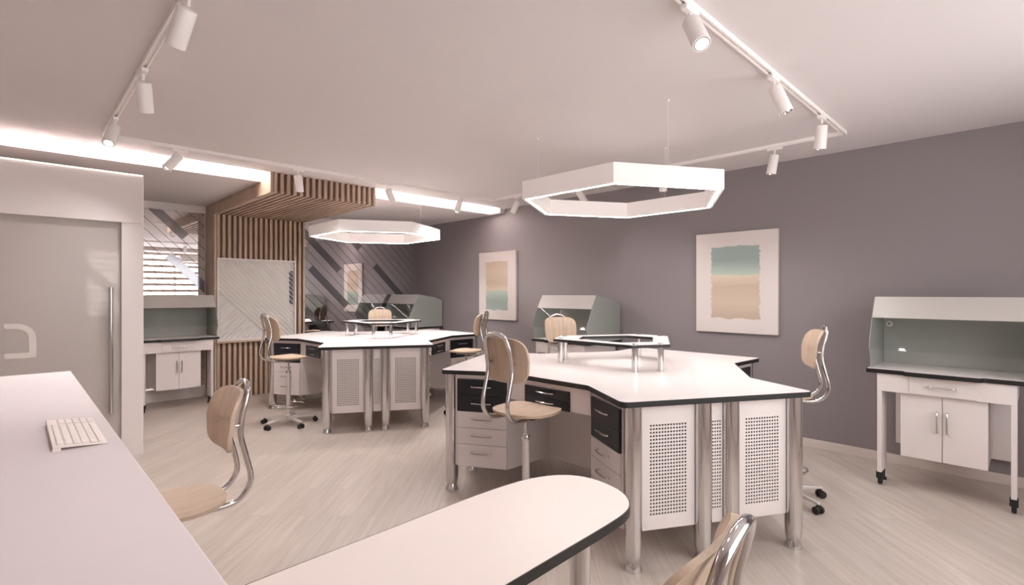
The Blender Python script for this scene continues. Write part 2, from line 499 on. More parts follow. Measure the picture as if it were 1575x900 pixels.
for n, (x0, x1) in enumerate(wins):
    w = struct(bpy.data.objects.new('window_%d' % (n + 1), None)); COL.objects.link(w)
    w.location = ((x0 + x1) / 2, YF - .12, WZ0)
    hw = (x1 - x0) / 2; H = WZ1 - WZ0
    fr = MB()
    outer = [(-hw, 0), (hw, 0), (hw, H), (-hw, H)]
    fr.ring(outer, inset(outer, .05), -.03, .03).xform(Matrix.Rotation(PI / 2, 4, 'X'))
    fr.build('window_frame', M['frame_white'], w, bevel=.004)
    MB().box(-.03, .03, -.028, .028, .05, H - .05).build('mullion', M['frame_white'], w, bevel=.004)
    MB().box(-hw + .05, hw - .05, -.004, .004, .05, H - .05).build('pane', M['window_glass'], w, smooth=False)
    # zebra blind hanging in front
    bl = thing('zebra_blind', ['zebra roller blind of pale bands on the window facing the slatted column', 'zebra roller blind of pale bands on the window near the grey wall'][n],
               'blind', ((x0 + x1) / 2, YF + .035, WZ1), 0, None)
    MB().lathe([(.028, -hw), (.028, hw)], 16, M=Matrix.Rotation(PI / 2, 4, 'Y')).build('roller', M['frame_white'], bl)
    bb = MB()
    z = -.06
    while z > -H - .02:
        bb.box(-hw + .02, hw - .02, -.001, .001, z - .078, z); z -= .178
    o = bb.build('blind_fabric', M['blind'], bl, smooth=False)
    MB().box(-hw + .02, hw - .02, -.008, .008, -H - .05, -H - .02).build('bottom_rail', M['frame_white'], bl, bevel=.002)

# partition with frosted sliding door (front face at Y = 5.8)
PY, PX1, PZ = 5.80, 0.87, 2.585
struct(MB().add([(x, y, z) for y in (PY, PY + .12) for (x, z) in ((XL, 2.137), (.705, 2.137), (.705, 0), (PX1, 0), (PX1, PZ), (XL, PZ))],
                [(0, 1, 2, 3, 4, 5), (11, 10, 9, 8, 7, 6)] + [(i + 6, i + 0, (i + 5) % 6, (i + 5) % 6 + 6) for i in range(6)]).build('wall_partition', M['white_wall'], bevel=.003))
struct(MB().box(XL, PX1 - .004, PY - .014, PY, 2.137, PZ - .0).build('trim_1', M['white_wall'], bevel=.002))
dr = struct(bpy.data.objects.new('door_1', None)); COL.objects.link(dr); dr.location = (0.705, PY + .05, 0)
MB().box(-1.6, 0, -.006, .006, 0.01, 2.137).build('frosted_pane', M['frosted'], dr, smooth=False)
MB().box(-3.7, -1.61, .014, .026, 0.01, 2.137).build('frosted_pane', M['frosted'], dr, smooth=False)
hb = MB()
hb.lathe([(.018, .42), (.018, 1.545)], 20, M=Matrix.Translation((-.078, -.075, 0)))
hb.build('door_handle', M['chrome'], dr)
for hz in (.56, 1.40):
    MB().lathe([(.009, 0), (.009, .075)], 12, M=Matrix.Translation((-.078, -.078, hz)) @ Matrix.Rotation(-PI / 2, 4, 'X')).build('handle_post', M['chrome'], dr)
# D-shaped etched mark on the pane
def dshape():
    out, inn = [], []
    w, h, t = .19, .29, .045
    def pts(w, h, r, x0, z0):
        p = [(x0, z0), (x0 + w, z0)]
        for k in range(9):
            a = k / 8 * PI / 2
            p.append((x0 + w - r + r * math.cos(a), z0 + h - r + r * math.sin(a)))
        p.append((x0, z0 + h))
        return p
    return pts(w, h, .13, 0, 0), pts(w - t, h - 2 * t, .085, 0, t)
o_, i_ = dshape()
dm = MB().ring(o_, i_, -.001, .001).xform(Matrix.Rotation(PI / 2, 4, 'X'))
dmo = dm.build('etched_mark', M['etched'], dr, smooth=False)
dmo.location = (-.755, -.0085, .957)
# thin LED profile along the top of the partition
led = MB().box(XL + .05, PX1 - .01, PY - .026, PY - .0145, PZ - .007, PZ - .002)
tag(led.build('led_strip', M['led_strip']), 'slim lit strip along the top edge of the white partition', 'light strip')

# cove LEDs
for k, (x0, x1, lb) in enumerate([(XL + .05, 1.985, 'glowing light strip in the ceiling cove left of the slatted canopy'),
                                  (3.275, XR - .12, 'glowing light strip in the ceiling cove right of the slatted canopy')]):
    tag(MB().box(x0, x1, 6.15, 6.18, ZS + .031, ZS + .043).build('cove_light', M['led_cove'], smooth=False), lb, 'light strip')
struct(MB().box(XR - .1, XR, 5.852, 6.098, ZS, 2.93).build('trim_2', M['ceiling'], smooth=False))

pl_ = thing('added_panel_light', 'added unseen fill light panel behind the frosted partition', 'fill light', (-.55, 7.0, ZS))  # unseen panel, added to brighten the frosted glass from behind
MB().ring([(-.32, -.32), (.32, -.32), (.32, .32), (-.32, .32)], [(-.29, -.29), (.29, -.29), (.29, .29), (-.29, .29)], -.03, -.0005).build('fill_panel_frame', M['lamp_white'], pl_)
MB().box(-.289, .289, -.289, .289, -.02, -.001).build('diffuser', M['fill_panel'], pl_, smooth=False)

# ------------------------------------------------------------------ jointed mirror walls
def mirror(x0, x1, label, planks):
    t = thing('wall_mirror', label, 'mirror', (0, 0, 0))
    y1 = YB; y0 = YB - .012
    MB().box(x0, x1, y0, y1, .17, 2.64).build('mirror_panel', M['mirror'], t, smooth=False)
    for (c0, c1, d0, d1) in planks:      # X+Z between c0..c1, X-Z between d0..d1
        q = [((c + d) / 2, (c - d) / 2) for (c, d) in ((c0, d0), (c0, d1), (c1, d1), (c1, d0))]
        q = clip(q, 0, 1, 2.64); q = clip(q, 1, 0, x1 - .002); q = clip(q, -1, 0, -(x0 + .002)); q = clip(q, 0, -1, -.18)
        n = len(q)
        if n < 3: continue
        vs = [(p[0], y0 - .004, p[1]) for p in q] + [(p[0], y0, p[1]) for p in q]
        area = sum(q[i][0] * q[(i + 1) % n][1] - q[(i + 1) % n][0] * q[i][1] for i in range(n))
        fs = [tuple(range(n)), tuple(reversed(range(n, 2 * n)))] + [(i, i + n, (i + 1) % n + n, (i + 1) % n) for i in range(n)]
        if area < 0: fs = [tuple(reversed(f)) for f in fs]
        MB().add(vs, fs).build('tinted_plank', M['mirror_tint'], t, smooth=False)
    return t
mirror(-2.9, 1.985, 'wide diagonally jointed mirror behind the workbench left of the slatted column',
       [(3.952, 4.109, -2, -.54), (3.481, 3.638, -.475, 1.5), (2.381, 2.538, -1.3, .2)])
mirror(3.275, XR - .004, 'diagonally jointed mirror with smoked planks between slatted column and grey wall',
       [(5.836, 5.993, .7, 2.15), (5.365, 5.522, 1.62, 2.9), (6.621, 6.778, 2.72, 4.4), (6.621, 6.778, .9, 2.13), (4.58, 4.737, 2.2, 3.6)])

# ------------------------------------------------------------------ slatted wood portal
CX0, CX1 = 2.0, 3.26
CY, FY, CZ = 7.97, 5.80, 2.59
po = thing('slatted_portal', 'wooden slatted column and canopy with a white relief panel between two mirrors', 'wood feature', ((CX0 + CX1) / 2, CY, 0))
def px_(mb): return mb.xform(Matrix.Translation((-(CX0 + CX1) / 2, -CY, 0)))
def sheet(prof, x0, x1):
    """prof: (y, z) polygon, extruded along x"""
    n = len(prof); mb = MB()
    vs = [(x, y, z) for x in (x0, x1) for (y, z) in prof]
    fs = [tuple(reversed(range(n))), tuple(range(n, 2 * n))] + [(i, (i + 1) % n, (i + 1) % n + n, i + n) for i in range(n)]
    return mb.add(vs, fs)
PX0, PXE, PZ0, PZ1 = 2.055, 3.10, 0.835, 1.965
for k in range(17):
    x0 = CX0 + .034 + .0705 * k; x1 = x0 + .036
    if x1 > CX1 - .03: break
    full = x1 < PX0 or x0 > PXE - .005
    zb = 0.0 if full else PZ1 + .02
    prof = [(FY, CZ), (CY, CZ), (CY, zb), (CY + .045, zb), (CY + .045, CZ + .045), (FY + .045, CZ + .045), (FY + .045, ZC - .001), (FY, ZC - .001)]
    px_(sheet(prof, x0, x1)).build('slat', M['slat'], po, smooth=False)
    if not full:
        px_(MB().box(x0, x1, CY, CY + .045, 0, PZ0 - .03)).build('lower_slat', M['slat'], po, smooth=False)
for (x0, x1) in ((CX0, CX0 + .028), (CX1 - .028, CX1)):
    prof = [(FY, CZ), (CY, CZ), (CY, 0), (YB - .001, 0), (YB - .001, ZS - .001), (6.099, ZS - .001), (6.099, 2.93), (5.852, 2.93), (5.852, ZC - .001), (FY, ZC - .001)]
    px_(sheet(prof, x0, x1)).build('side_board', M['slat'], po, smooth=False)
prof = [(FY + .046, CZ + .046), (CY + .046, CZ + .046), (CY + .046, PZ1 + .02), (CY + .06, PZ1 + .02), (CY + .06, CZ + .06), (FY + .06, CZ + .06), (FY + .06, ZC - .001), (FY + .046, ZC - .001)]
px_(sheet(prof, CX0 + .029, CX1 - .029)).build('backing_board', M['slat_dark'], po, smooth=False)
px_(MB().box(CX0 + .029, CX1 - .029, CY + .046, CY + .06, 0, PZ0 - .03)).build('backing_board', M['slat_dark'], po, smooth=False)
px_(MB().box(PXE + .02, CX1 - .029, CY + .046, CY + .06, PZ0 - .03, PZ1 + .02)).build('backing_board', M['slat_dark'], po, smooth=False)
fo = [(PX0 - .02, PZ0 - .02), (PXE + .02, PZ0 - .02), (PXE + .02, PZ1 + .02), (PX0 - .02, PZ1 + .02)]
fi = [(PX0, PZ0), (PXE, PZ0), (PXE, PZ1), (PX0, PZ1)]
px_(MB().ring(fo, fi, -(CY + .08), -(CY - .012)).xform(Matrix.Rotation(PI / 2, 4, 'X'))).build('panel_frame', M['white_wall'], po)
px_(MB().box(PX0 - .04, PXE + .04, CY - .05, CY - .013, PZ0 - .045, PZ0 - .021)).build('panel_sill', M['sill_wood'], po, bevel=.003)
# relief: diagonal ridges, chevron in the lower left
rel = MB()
YP = CY + .065
rect = [(PX0, PZ0), (PXE, PZ0), (PXE, PZ1), (PX0, PZ1)]
def ridges(region, sgn, pitch=.070, hgt=.036):
    cs = [p[0] + sgn * p[1] for p in region]
    k = math.floor(min(cs) / pitch)
    while k * pitch < max(cs):
        for (c0, c1, h0, h1) in ((k * pitch, (k + .5) * pitch, 0, hgt), ((k + .5) * pitch, (k + 1) * pitch, hgt, 0)):
            q = clip(clip(region, -1, -sgn, -c0), 1, sgn, c1)
            if len(q) >= 3:
                vs = []
                for p in q:
                    c = p[0] + sgn * p[1]
                    h = h0 + (h1 - h0) * (c - c0) / (c1 - c0)
                    vs.append((p[0], YP - h, p[1]))
                rel.add(vs, [tuple(range(len(vs)))])
        k += 1
ridges(clip(rect, -1, -1, -3.56), 1)
ridges(clip(rect, 1, 1, 3.56), -1)
px_(rel).build('relief_panel', M['relief'], po, smooth=False)
px_(MB().box(PXE - .062, PXE - .012, YP - .03, YP + .002, 1.32, 1.83)).build('dark_inset', M['mirror_tint'], po, bevel=.002)

# ------------------------------------------------------------------ workstation table
def leg_profile(h):
    return [(.033, .048), (.038, .050), (.043, .062), (.0465, .09), (.048, .13), (.048, h)]
def perforated(w, h, cols, rows, mx0, mx1, mz0, mz1):
    """thin sheet in the XZ plane (x 0..w, z 0..h) with real round holes, facing -y"""
    mb = MB(); T = .004
    gx0, gx1, gz0, gz1 = mx0, w - mx1, mz0, h - mz1
    dx, dz = (gx1 - gx0) / cols, (gz1 - gz0) / rows
    r = min(dx, dz) * .34
    verts, idx, faces = [], {}, []
    def V(x, z):
        key = (round(x, 5), round(z, 5))
        if key not in idx:
            idx[key] = len(verts); verts.append((x, 0.0, z))
        return idx[key]
    for i in range(cols):
        for j in range(rows):
            cx_, cz_ = gx0 + (i + .5) * dx, gz0 + (j + .5) * dz
            hx, hz = dx / 2, dz / 2
            # outer square with mid points, inner octagon
            outer = [V(cx_ + a * hx, cz_ + b * hz) for (a, b) in ((1, 0), (1, 1), (0, 1), (-1, 1), (-1, 0), (-1, -1), (0, -1), (1, -1))]
            inner = [V(cx_ + r * math.cos(k * PI / 4), cz_ + r * math.sin(k * PI / 4)) for k in range(8)]
            for k in range(8):
                l = (k + 1) % 8
                faces.append((outer[k], outer[l], inner[l], inner[k]))
    # border
    def strip(x0, x1, z0, z1):
        faces.append((V(x0, z0), V(x1, z0), V(x1, z1), V(x0, z1)))
    zs = [gz0 + dz * .5 * j for j in range(2 * rows + 1)]
    xs_ = [gx0 + dx * .5 * i for i in range(2 * cols + 1)]
    zz = [0.0] + zs + [h]
    xx = [0.0] + xs_ + [w]
    for j in range(len(zz) - 1):          # left and right margins
        for (x0, x1) in ((0.0, gx0), (gx1, w)):
            faces.append((V(x0, zz[j]), V(x1, zz[j]), V(x1, zz[j + 1]), V(x0, zz[j + 1])))
    for i in range(1, len(xx) - 2):       # bottom and top margins
        for (z0, z1) in ((0.0, gz0), (gz1, h)):
            faces.append((V(xx[i], z0), V(xx[i + 1], z0), V(xx[i + 1], z1), V(xx[i], z1)))
    faces2 = faces
    mb.add(verts, faces2)
    return mb

def drawer_handle(w, out=.028, r=.0052):
    """bow handle in local frame: x along, y outwards"""
    return catmull([(-w / 2, -.004, 0), (-w / 2, out * .55, 0), (-w / 2 * .86, out * .9, 0), (-w * .2, out * 1.08, 0), (w * .2, out * 1.08, 0), (w / 2 * .86, out * .9, 0), (w / 2, out * .55, 0), (w / 2, -.004, 0)], 4)

def frame2(ang, u, v):
    c, s = math.cos(ang), math.sin(ang)
    return (u * c - v * s, u * s + v * c)

def make_table(name, label, loc):
    t = thing(name, label, 'workstation table', loc, 0)
    H = .92
    lobes = [0, R(120), R(240)]
    outline, rads = [], []
    for a in lobes:
        for (u, v, r) in ((.77, -.594, .03), (1.28, -.615, .05), (1.28, .615, .05), (.77, .594, .03)):
            outline.append(frame2(a, u, v)); rads.append(r)
    poly = rounded(outline, rads, 6)
    MB().ring(poly, inset(poly, .004), H - .031, H - .0006).build('edge_band', M['edge'], t)
    MB().prism(inset(poly, .004), H - .03, H).build('tabletop', M['laminate'], t)
    # carcass
    body, sides = [], []
    for a in lobes:
        b = a + R(60)
        body += [frame2(a, .765, -.555), frame2(a, 1.180, -.555), frame2(a, 1.180, .555), frame2(a, .765, .555)]
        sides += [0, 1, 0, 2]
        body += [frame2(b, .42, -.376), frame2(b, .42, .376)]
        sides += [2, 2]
    MB().prism(body, .20, H - .031, 0, side=sides).build('carcass', [M['cabinet'], M['shade_inside'], M['grey_panel']], t, smooth=False)
    leg0 = None; pan0 = {}
    drw0 = {}
    for a in lobes:
        rot = Matrix.Rotation(a, 4, 'Z')
        # four chrome legs across the end of each wing
        for v in (-.52, -.09, .09, .52):
            x, y = frame2(a, 1.222, v)
            if leg0 is None:
                leg0 = MB().lathe(leg_profile(H - .032), 28).build('leg', M['chrome'], t)
                foot0 = MB().lathe([(.049, 0), (.049, .006), (.033, .049)], 20).build('foot', M['chrome'], leg0)
                lg = leg0
            else:
                lg = copy_tree(leg0, t)
            lg.location = (x, y, 0)
        # perforated end panels
        for (v0, v1, cols, key) in ((-.470, -.140, 13, 'w'), (-.040, .040, 4, 'n'), (.140, .470, 13, 'w')):
            w = v1 - v0
            if key not in pan0:
                m_ = .045 if key == 'w' else .008
                p = perforated(w, H - .035 - .2, cols, 26, m_ * 1.1, m_ * 1.1, .075, .105)
                pan = p.build('perforated_panel', M['cabinet'], t, smooth=False)
                so = pan.modifiers.new('thickness', 'SOLIDIFY'); so.thickness = .004; so.offset = 1
                pan0[key] = pan
            else:
                pan = pan0[key].copy(); COL.objects.link(pan)
            # local -y faces outwards (+u)
            pan.matrix_local = Matrix.Translation((*frame2(a, 1.215, v0), .2)) @ Matrix.Rotation(a + PI / 2, 4, 'Z')
        # drawers on both flanks
        for s in (-1, 1):
            for (z0, z1, black) in ((.735, .853, 1), (.613, .732, 1), (.492, .610, 0), (.370, .489, 0), (.203, .367, 0)):
                key = (round(z1 - z0, 3), black)
                if key not in drw0:
                    d = MB().box(-.193, .193, -.018, 0, 0, z1 - z0).build('drawer', M['black_front'] if black else M['cabinet'], t, bevel=.0015)
                    if black: d['label'] = 'black drawer front'
                    hh = MB().tube(drawer_handle(.15), .0055, 8).xform(Matrix.Rotation(PI, 4, 'Z')).build('drawer_handle', M['steel'] if not black else M['chrome'], d)
                    hh.location = (0, -.018, (z1 - z0) * (.52 if z1 < .4 else .55) + (.02 if z1 < .4 else 0))
                    drw0[key] = d
                else:
                    d = copy_tree(drw0[key], t)
                # local -y outwards: facing s*v
                rz = a + (0 if s < 0 else PI)
                d.matrix_local = Matrix.Translation((*frame2(a, .965, s * .556), z0)) @ Matrix.Rotation(rz, 4, 'Z')
    for a in lobes:
        b = a + R(60)
        rz = b + PI / 2
        ap = MB().box(-.362, .362, 0, .018, 0, .165)
        o = ap.build('apron', M['cabinet'], t, bevel=.002)
        o.matrix_local = Matrix.Translation((*frame2(b, .862, 0), .722)) @ Matrix.Rotation(rz, 4, 'Z')
        for z0 in (.722, .788):
            key = 'mid'
            if key not in drw0:
                d = MB().box(-.2, .2, -.016, 0, 0, .063).build('drawer', M['black_front'], t, bevel=.0015)
                d['label'] = 'shallow black drawer front'
                hh = MB().tube(drawer_handle(.15), .0055, 8).xform(Matrix.Rotation(PI, 4, 'Z')).build('drawer_handle', M['chrome'], d)
                hh.location = (0, -.016, .036)
                drw0[key] = d
            else:
                d = copy_tree(drw0[key], t)
            d.matrix_local = Matrix.Translation((*frame2(b, .863, 0), z0)) @ Matrix.Rotation(rz, 4, 'Z')
        o = MB().box(-.028, .028, -.003, 0, 0, .03).build('vent_slot', M['grey_panel'], t)
        o.matrix_local = Matrix.Translation((*frame2(b, .864, 0), .853)) @ Matrix.Rotation(rz, 4, 'Z')
    return t

T1 = (3.465, 2.325); T2 = (3.465, 6.10)
tab1 = make_table('workstation_table', 'large white three-winged workstation table in the foreground, right of centre', (*T1, 0))
tab2 = copy_tree(tab1)
tab2.location = (*T2, 0)
tab2['label'] = 'smaller-looking white three-winged workstation table in front of the slatted column'

# riser shelf on each table
def make_riser(label, loc):
    t = thing('riser_shelf', label, 'shelf', loc)
    z1, th = .20, .022
    def hexa(as_, al):
        ls = (2 * al - as_) / math.sqrt(3)
        out = []
        for a in (0, R(120), R(240)):
            out += [frame2(a, as_, -ls), frame2(a, as_, ls)]
        return out
    outp = hexa(.52, .395)
    inp = hexa(.315, .265)
    MB().ring(outp, inset(outp, .004), z1 - th, z1 - .0006).build('edge_band', M['edge'], t)
    MB().ring(inset(outp, .004), inset(inp, -.004), z1 - th, z1).build('shelf_top', M['laminate'], t, smooth=False)
    MB().ring(inset(inp, -.004), inp, z1 - th, z1 - .0006).build('inner_edge_band', M['edge'], t)
    l0 = None
    for a in (0, R(120), R(240)):
        for v in (-.105, .105):
            x, y = frame2(a, .47, v)
            if l0 is None:
                l0 = MB().lathe([(.024, 0), (.024, .008), (.0225, .01), (.0225, z1 - th)], 20).build('leg', M['chrome'], t)
                cap = MB().lathe([(.021, z1 - .001), (.020, z1 + .004), (.017, z1 + .005)], 20).build('cap', M['steel'], l0)
                l = l0
            else:
                l = copy_tree(l0, t)
            l.location = (x, y, 0)
    return t
r1 = make_riser('raised hexagonal ring shelf on chrome posts standing on the foreground workstation table', (3.575, 2.405, .9203))
r2 = copy_tree(r1); r2.location = (3.545, 6.13, .9203)
r2['label'] = 'raised hexagonal ring shelf on chrome posts standing on the far workstation table'

# ------------------------------------------------------------------ stools
def superellipse(a, b, n, seg):
    out = []
    for k in range(seg):
        t = 2 * PI * k / seg
        c, s = math.cos(t), math.sin(t)
        out.append((a * math.copysign(abs(c) ** (2 / n), c), b * math.copysign(abs(s) ** (2 / n), s)))
    return out
def make_chair(s, label, loc, rz):
    """faces local +x, seat top at height s"""
    t = thing('lab_chair', label, 'chair', loc, rz)
    # seat: rings from centre to rim, two layers
    seg, rings = 40, 6
    mb = MB()
    def seat_z(x, y):
        z = .012 * (y / .2) ** 2 - .010 * math.exp(-((x + .03) / .12) ** 2)
        if x > .08: z -= .9 * (x - .08) ** 2
        if x < -.10: z += .55 * (x + .10) ** 2
        return z
    vs, fs = [], []
    for layer, off in ((0, 0.0), (1, -.017)):
        vs.append((0, 0, s + seat_z(0, 0) + off))
        for i in range(1, rings + 1):
            f = i / rings
            if i == rings: f = 1.0 if layer == 0 else .985
            for (x, y) in superellipse(.205 * f, .205 * f, 2.5, seg):
                y *= 1.0 - .10 * (x / .2 if x > 0 else 0) ** 2
                vs.append((x + .015, y, s + seat_z(x, y) + off))
    half = 1 + rings * seg
    for k in range(seg):
        l = (k + 1) % seg
        fs.append((0, 1 + k, 1 + l)); fs.append((half, half + 1 + l, half + 1 + k))
        for i in range(rings - 1):
            a = 1 + i * seg
            fs.append((a + k, a + seg + k, a + seg + l, a + l))
            fs.append((half + a + l, half + a + seg + l, half + a + seg + k, half + a + k))
        a = 1 + (rings - 1) * seg
        fs.append((a + k, half + a + k, half + a + l, a + l))
    MB().add(vs, fs).build('seat', M['beech'], t)
    # backrest: curved plywood plate
    nu, nv = 18, 12
    W, Hh, T = .180, .135, .016
    mb = MB(); vs, fs = [], []
    pts = superellipse(1, 1, 4.2, 56)
    nr = 5
    def bp(u, v, off):
        y = u * W * (1 - .06 * max(0, -v)); z = v * Hh
        x = .030 * u * u - .02 * v - .028 * (v * v - .3) * (1 if v > 0 else .4) + off
        return (-.20 + x, y, s + .328 + z)
    for off in (0.0, -T):
        vs.append(bp(0, 0, off))
        for i in range(1, nr + 1):
            for (u, v) in pts:
                vs.append(bp(u * i / nr, v * i / nr, off))
    n = len(pts); half = 1 + nr * n
    for k in range(n):
        l = (k + 1) % n
        fs.append((0, 1 + k, 1 + l)); fs.append((half, half + 1 + l, half + 1 + k))
        for i in range(nr - 1):
            a = 1 + i * n
            fs.append((a + k, a + n + k, a + n + l, a + l))
            fs.append((half + a + l, half + a + n + l, half + a + n + k, half + a + k))
        a = 1 + (nr - 1) * n
        fs.append((a + k, half + a + k, half + a + l, a + l))
    MB().add(vs, fs).build('backrest', M['beech_back'], t)
    # bent chrome tube carrying the backrest
    side = [(-.03, .095, s - .030), (-.14, .098, s - .034), (-.215, .10, s - .022), (-.262, .101, s + .025), (-.272, .102, s + .08), (-.252, .102, s + .17),
            (-.232, .101, s + .26), (-.236, .099, s + .34), (-.256, .094, s + .42), (-.270, .07, s + .470)]
    path = side + [(-.276, 0, s + .490)] + [(x, -y, z) for (x, y, z) in reversed(side)]
    MB().tube(catmull(path, 6), .0125, 12).build('back_frame', M['chrome'], t)
    for y in (-.1, .1):
        MB().lathe([(.008, 0), (.008, .03)], 12, M=Matrix.Translation((-.236, y, s + .31)) @ Matrix.Rotation(PI / 2, 4, 'Y')).build('bolt', M['steel'], t)
    # seat plate, column, ring
    MB().box(-.09, .09, -.11, .11, s - .045, s - .0315).build('seat_plate', M['steel'], t, bevel=.003)
    MB().lathe([(.011, s - .16), (.011, s - .044)], 16).build('gas_column', M['chrome'], t)
    MB().lathe([(.024, .10), (.0225, s - .20), (.0225, s - .165), (.017, s - .155), (.012, s - .15)], 20).build('outer_column', M['alu'], t)
    MB().lathe([(.026, s - .19), (.027, s - .185), (.027, s - .165), (.024, s - .16)], 20).build('collar', M['chrome'], t)
    if s > .7:
        zr = .225
        ring = [(.16 * math.cos(2 * PI * k / 40), .16 * math.sin(2 * PI * k / 40), zr) for k in range(40)]
        MB().tube(ring, .0085, 10, closed=True).build('foot_ring', M['chrome'], t)
        for k in range(3):
            a = 2 * PI * k / 3 + .5
            MB().tube([(.02 * math.cos(a), .02 * math.sin(a), zr - .02), (.157 * math.cos(a), .157 * math.sin(a), zr)], .006, 8).build('ring_spoke', M['chrome'], t)
        MB().lathe([(.029, zr - .045), (.029, zr - .005)], 18).build('ring_clamp', M['chrome'], t)
    MB().lathe([(.034, .062), (.042, .07), (.042, .105), (.028, .125)], 20).build('hub', M['alu'], t)
    arm0 = None
    for k in range(5):
        a = 2 * PI * k / 5 + PI + .35
        if arm0 is None:
            am = MB()
            am.add([(.03, -.024, .070), (.03, .024, .070), (.03, .020, .108), (.03, -.020, .108), (.30, -.016, .066), (.30, .016, .066), (.30, .012, .082), (.30, -.012, .082)],
                   [(0, 3, 2, 1), (4, 5, 6, 7), (0, 1, 5, 4), (3, 7, 6, 2), (0, 4, 7, 3), (1, 2, 6, 5)])
            arm0 = am.build('base_arm', M['alu'], t, bevel=.005)
            cs = MB()
            for yy in (-.021, .021):
                cs.lathe([(.012, -.011), (.024, -.010), (.0265, -.006), (.0265, .006), (.024, .010), (.012, .011)], 20, M=Matrix.Translation((.29, yy, .0265)) @ Matrix.Rotation(PI / 2, 4, 'X'))
            cs.lathe([(.007, .020), (.007, .068)], 10, M=Matrix.Translation((.285, 0, 0)))
            cs.box(.274, .304, -.012, .012, .018, .05)
            cs.build('caster', M['rubber'], arm0)
            arm = arm0
        else:
            arm = copy_tree(arm0, t)
        arm.rotation_euler = (0, 0, a)
    return t

def seat_xy(T, deg, r=1.23):
    return (T[0] + r * math.cos(R(deg)), T[1] + r * math.sin(R(deg)), 0)
hi = .77
ch = make_chair(hi, 'beech stool seen from behind at the knee space of the foreground workstation table', (2.30, 2.235, 0), R(2))
def dup_chair(src, label, loc, deg):
    c = copy_tree(src); c['label'] = label; c.location = loc; c.rotation_euler = (0, 0, R(deg)); return c
dup_chair(ch, 'beech stool right of the foreground workstation table, backrest seen against the grey wall', (4.02, 1.30, 0), 118)
dup_chair(ch, 'beech stool behind the foreground workstation table, facing forward in front of the middle glass hood', (4.145, 3.43, 0), 242)
dup_chair(ch, 'whole beech stool with foot ring left of the far workstation table', (2.245, 5.95, 0), 3)
dup_chair(ch, 'beech stool right of the far workstation table, half hidden by the foreground table', (4.10, 5.04, 0), 120)
dup_chair(ch, 'beech stool behind the far workstation table, facing forward in front of the corner hood', (4.10, 7.15, 0), 241)
lo = make_chair(.60, 'low beech chair with dark-looking backrest beside the white reception counter', (.495, 2.575, 0), R(179.5))
dup_chair(lo, 'low beech chair cropped at the bottom edge beside the round-ended desk', (.886, .636, 0), 97)
G_CH = 'beech chairs on chrome stems around the tables'
for o in COL.objects:
    if o.parent is None and o.get('category') == 'chair': o['group'] = G_CH

